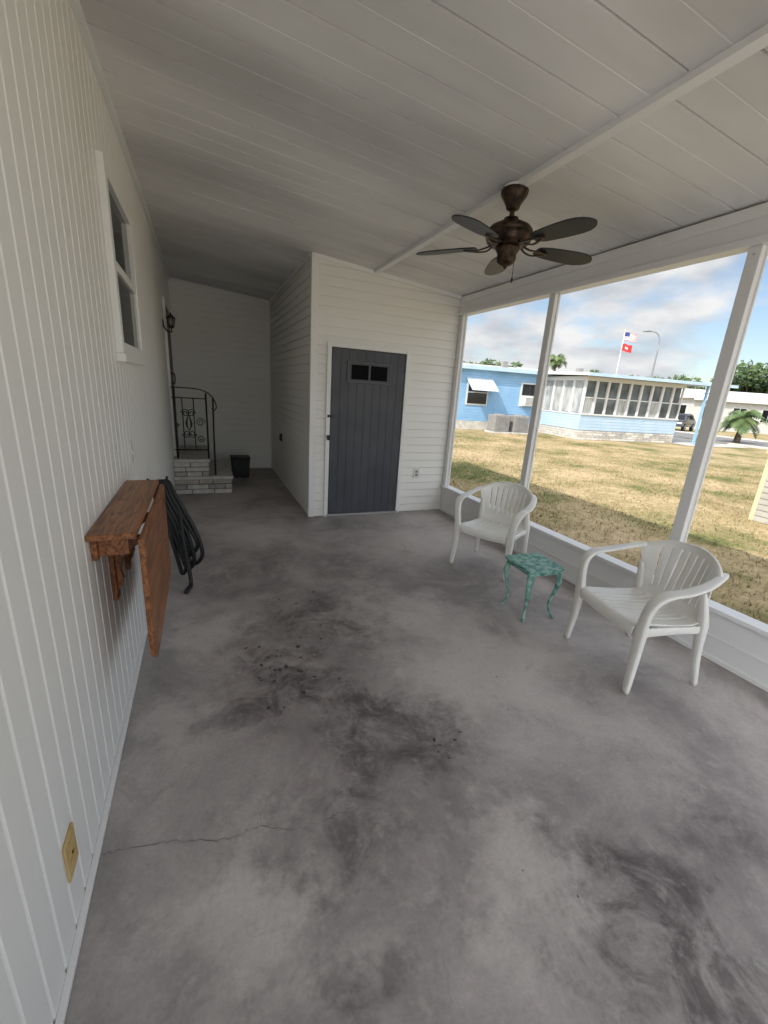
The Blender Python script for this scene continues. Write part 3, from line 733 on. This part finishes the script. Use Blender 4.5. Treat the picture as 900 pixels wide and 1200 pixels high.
for i in range(9000):
    a=random.uniform(-.15,1.25); rad=random.uniform(95,125); x=rad*math.cos(a); y=rad*math.sin(a)
    hm=4.5+2.2*math.sin(a*23)+1.6*math.sin(a*57+1)+random.random()
    z=GZ+hm*random.random()**.7; s=random.uniform(.4,1.0)
    aa=V((random.gauss(0,1),random.gauss(0,1),random.gauss(0,1))).normalized(); b=aa.orthogonal().normalized(); p=V((x,y,z))
    k=len(vs); vs+=[p+aa*s,p+b*s*.6,p-aa*s,p-b*s*.6]; fs.append((k,k+1,k+2,k+3))
mesh('distant_tree_line',vs,fs,M_leafA)

# ---------------------------------------------------------------- car
def car(loc,rz,paint):
    g=grp('parked_car',loc,rz)
    prof=[(-2.2,.35),(-2.25,.62),(-2.15,.85),(-1.7,.95),(-1.25,1.32),(-.9,1.45),(.5,1.45),(.9,1.3),(1.35,.98),(2.0,.88),(2.22,.7),(2.25,.4)]
    n=len(prof); vs=[]
    for s in (-1,1):
        for x,z in prof: vs.append((x,s*(.88 if z<1 else .70),z))
    fs=[tuple(range(n)),tuple(range(n,2*n))[::-1]]+[((i+1)%n,i,n+i,n+(i+1)%n) for i in range(n)]
    bev(mesh('body',vs,fs,paint,g),.06,3)
    for s in (-1,1):
        q=[(-1.2,1.0),(-.95,1.36),(.45,1.36),(1.1,1.0)]
        mesh('side_glass',[(x,s*(.80 if z>1.1 else .89),z) for x,z in q],[(0,1,2,3)],M_glass,g)
        for x in (-1.35,1.4):
            w_=lathe('wheel',[(.001,-.1),(.33,-.1),(.34,0),(.33,.1),(.001,.1)],(0,0,0),M_tyre,g,24); w_.rotation_euler=(math.pi/2,0,0); w_.location=(x,s*.82,.34)
            h_=lathe('hub',[(.001,-.11),(.2,-.11),(.2,.11),(.001,.11)],(0,0,0),M_pole,g,16); h_.rotation_euler=(math.pi/2,0,0); h_.location=(x,s*.82,.34)
    mesh('windscreen',[(1.36,-.72,1.0),(1.36,.72,1.0),(.93,.64,1.33),(.93,-.64,1.33)],[(0,1,2,3)],M_glass,g)
    mesh('rear_window',[(-1.72,-.72,.99),(-1.72,.72,.99),(-1.28,.64,1.34),(-1.28,-.64,1.34)],[(0,1,2,3)],M_glass,g)
    for s in (-.65,.65): box('headlight',2.2,2.27,s-.18,s+.18,.62,.75,M_extw,g,.02)
car((37.5,24,GZ),math.radians(200),M_carpaint); car((39,27.5,GZ),math.radians(190),M_extw)

# ---------------------------------------------------------------- light
el=math.radians(44); sd=V((-.70,-.24,.70)).normalized()
L=bpy.data.lights.new('sun','SUN'); L.energy=5.0; L.angle=math.radians(.5); L.color=(1,.95,.87)
so=bpy.data.objects.new('sun',L); COL.objects.link(so); so.rotation_euler=sd.to_track_quat('Z','Y').to_euler()
Wd=bpy.data.worlds.new('World'); scene.world=Wd; Wd.use_nodes=True; nt=Wd.node_tree; nd=nt.nodes; bg=nd['Background']
sky=nd.new('ShaderNodeTexSky'); sky.sky_type='NISHITA'; sky.sun_disc=False; sky.sun_elevation=el; sky.sun_rotation=math.radians(251); sky.air_density=1.0; sky.dust_density=1.0
tc=nd.new('ShaderNodeTexCoord'); mp=nd.new('ShaderNodeMapping'); mp.inputs['Scale'].default_value=(1,1,2.6); mp.inputs['Location'].default_value=(.35,.1,.2)
nz=nd.new('ShaderNodeTexNoise'); nz.inputs['Scale'].default_value=3.4; nz.inputs['Detail'].default_value=7; nz.inputs['Roughness'].default_value=.52; nz.inputs['Distortion'].default_value=.2
nt.links.new(tc.outputs['Generated'],mp.inputs[0]); nt.links.new(mp.outputs[0],nz.inputs['Vector'])
rp=nd.new('ShaderNodeValToRGB'); rp.color_ramp.elements[0].position=.44; rp.color_ramp.elements[1].position=.56
nt.links.new(nz.outputs['Fac'],rp.inputs[0])
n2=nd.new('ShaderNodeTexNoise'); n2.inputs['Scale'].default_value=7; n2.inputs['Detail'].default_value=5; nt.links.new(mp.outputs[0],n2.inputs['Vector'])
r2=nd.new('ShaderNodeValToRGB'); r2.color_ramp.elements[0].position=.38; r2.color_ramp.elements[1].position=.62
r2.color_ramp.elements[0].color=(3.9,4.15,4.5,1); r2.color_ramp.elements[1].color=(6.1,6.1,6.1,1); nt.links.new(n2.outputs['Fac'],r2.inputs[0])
# clouds boosted toward the sun, behind the camera, to add light in the porch
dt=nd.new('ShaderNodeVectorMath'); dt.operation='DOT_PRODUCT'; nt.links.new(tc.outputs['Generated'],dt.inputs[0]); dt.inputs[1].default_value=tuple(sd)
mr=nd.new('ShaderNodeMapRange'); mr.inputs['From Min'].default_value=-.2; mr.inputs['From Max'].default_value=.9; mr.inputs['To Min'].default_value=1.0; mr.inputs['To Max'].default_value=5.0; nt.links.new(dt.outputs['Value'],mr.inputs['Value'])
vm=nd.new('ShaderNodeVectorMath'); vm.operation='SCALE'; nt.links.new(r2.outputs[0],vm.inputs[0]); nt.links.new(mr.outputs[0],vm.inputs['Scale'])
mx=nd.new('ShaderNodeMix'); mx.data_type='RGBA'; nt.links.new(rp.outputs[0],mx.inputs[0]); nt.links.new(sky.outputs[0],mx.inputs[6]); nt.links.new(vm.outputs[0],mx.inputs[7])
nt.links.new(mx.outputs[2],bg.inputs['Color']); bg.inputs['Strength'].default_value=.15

# ---------------------------------------------------------------- camera
F=V((.3856,.8786,-.2814)).normalized(); Rr=V((.9212,-.3835,.0646)); Rr=(Rr-F*Rr.dot(F)).normalized(); U=Rr.cross(F)
cd=bpy.data.cameras.new('camera'); cd.sensor_fit='VERTICAL'; cd.sensor_height=36; cd.sensor_width=27; cd.lens=14.64; cd.clip_start=.03; cd.clip_end=3000
co=bpy.data.objects.new('camera',cd); COL.objects.link(co)
m=Matrix(((Rr.x,U.x,-F.x,0),(Rr.y,U.y,-F.y,0),(Rr.z,U.z,-F.z,1.6),(0,0,0,1))); co.matrix_world=m
scene.camera=co
scene.view_settings.view_transform='Standard'; scene.view_settings.look='None'; scene.view_settings.exposure=0
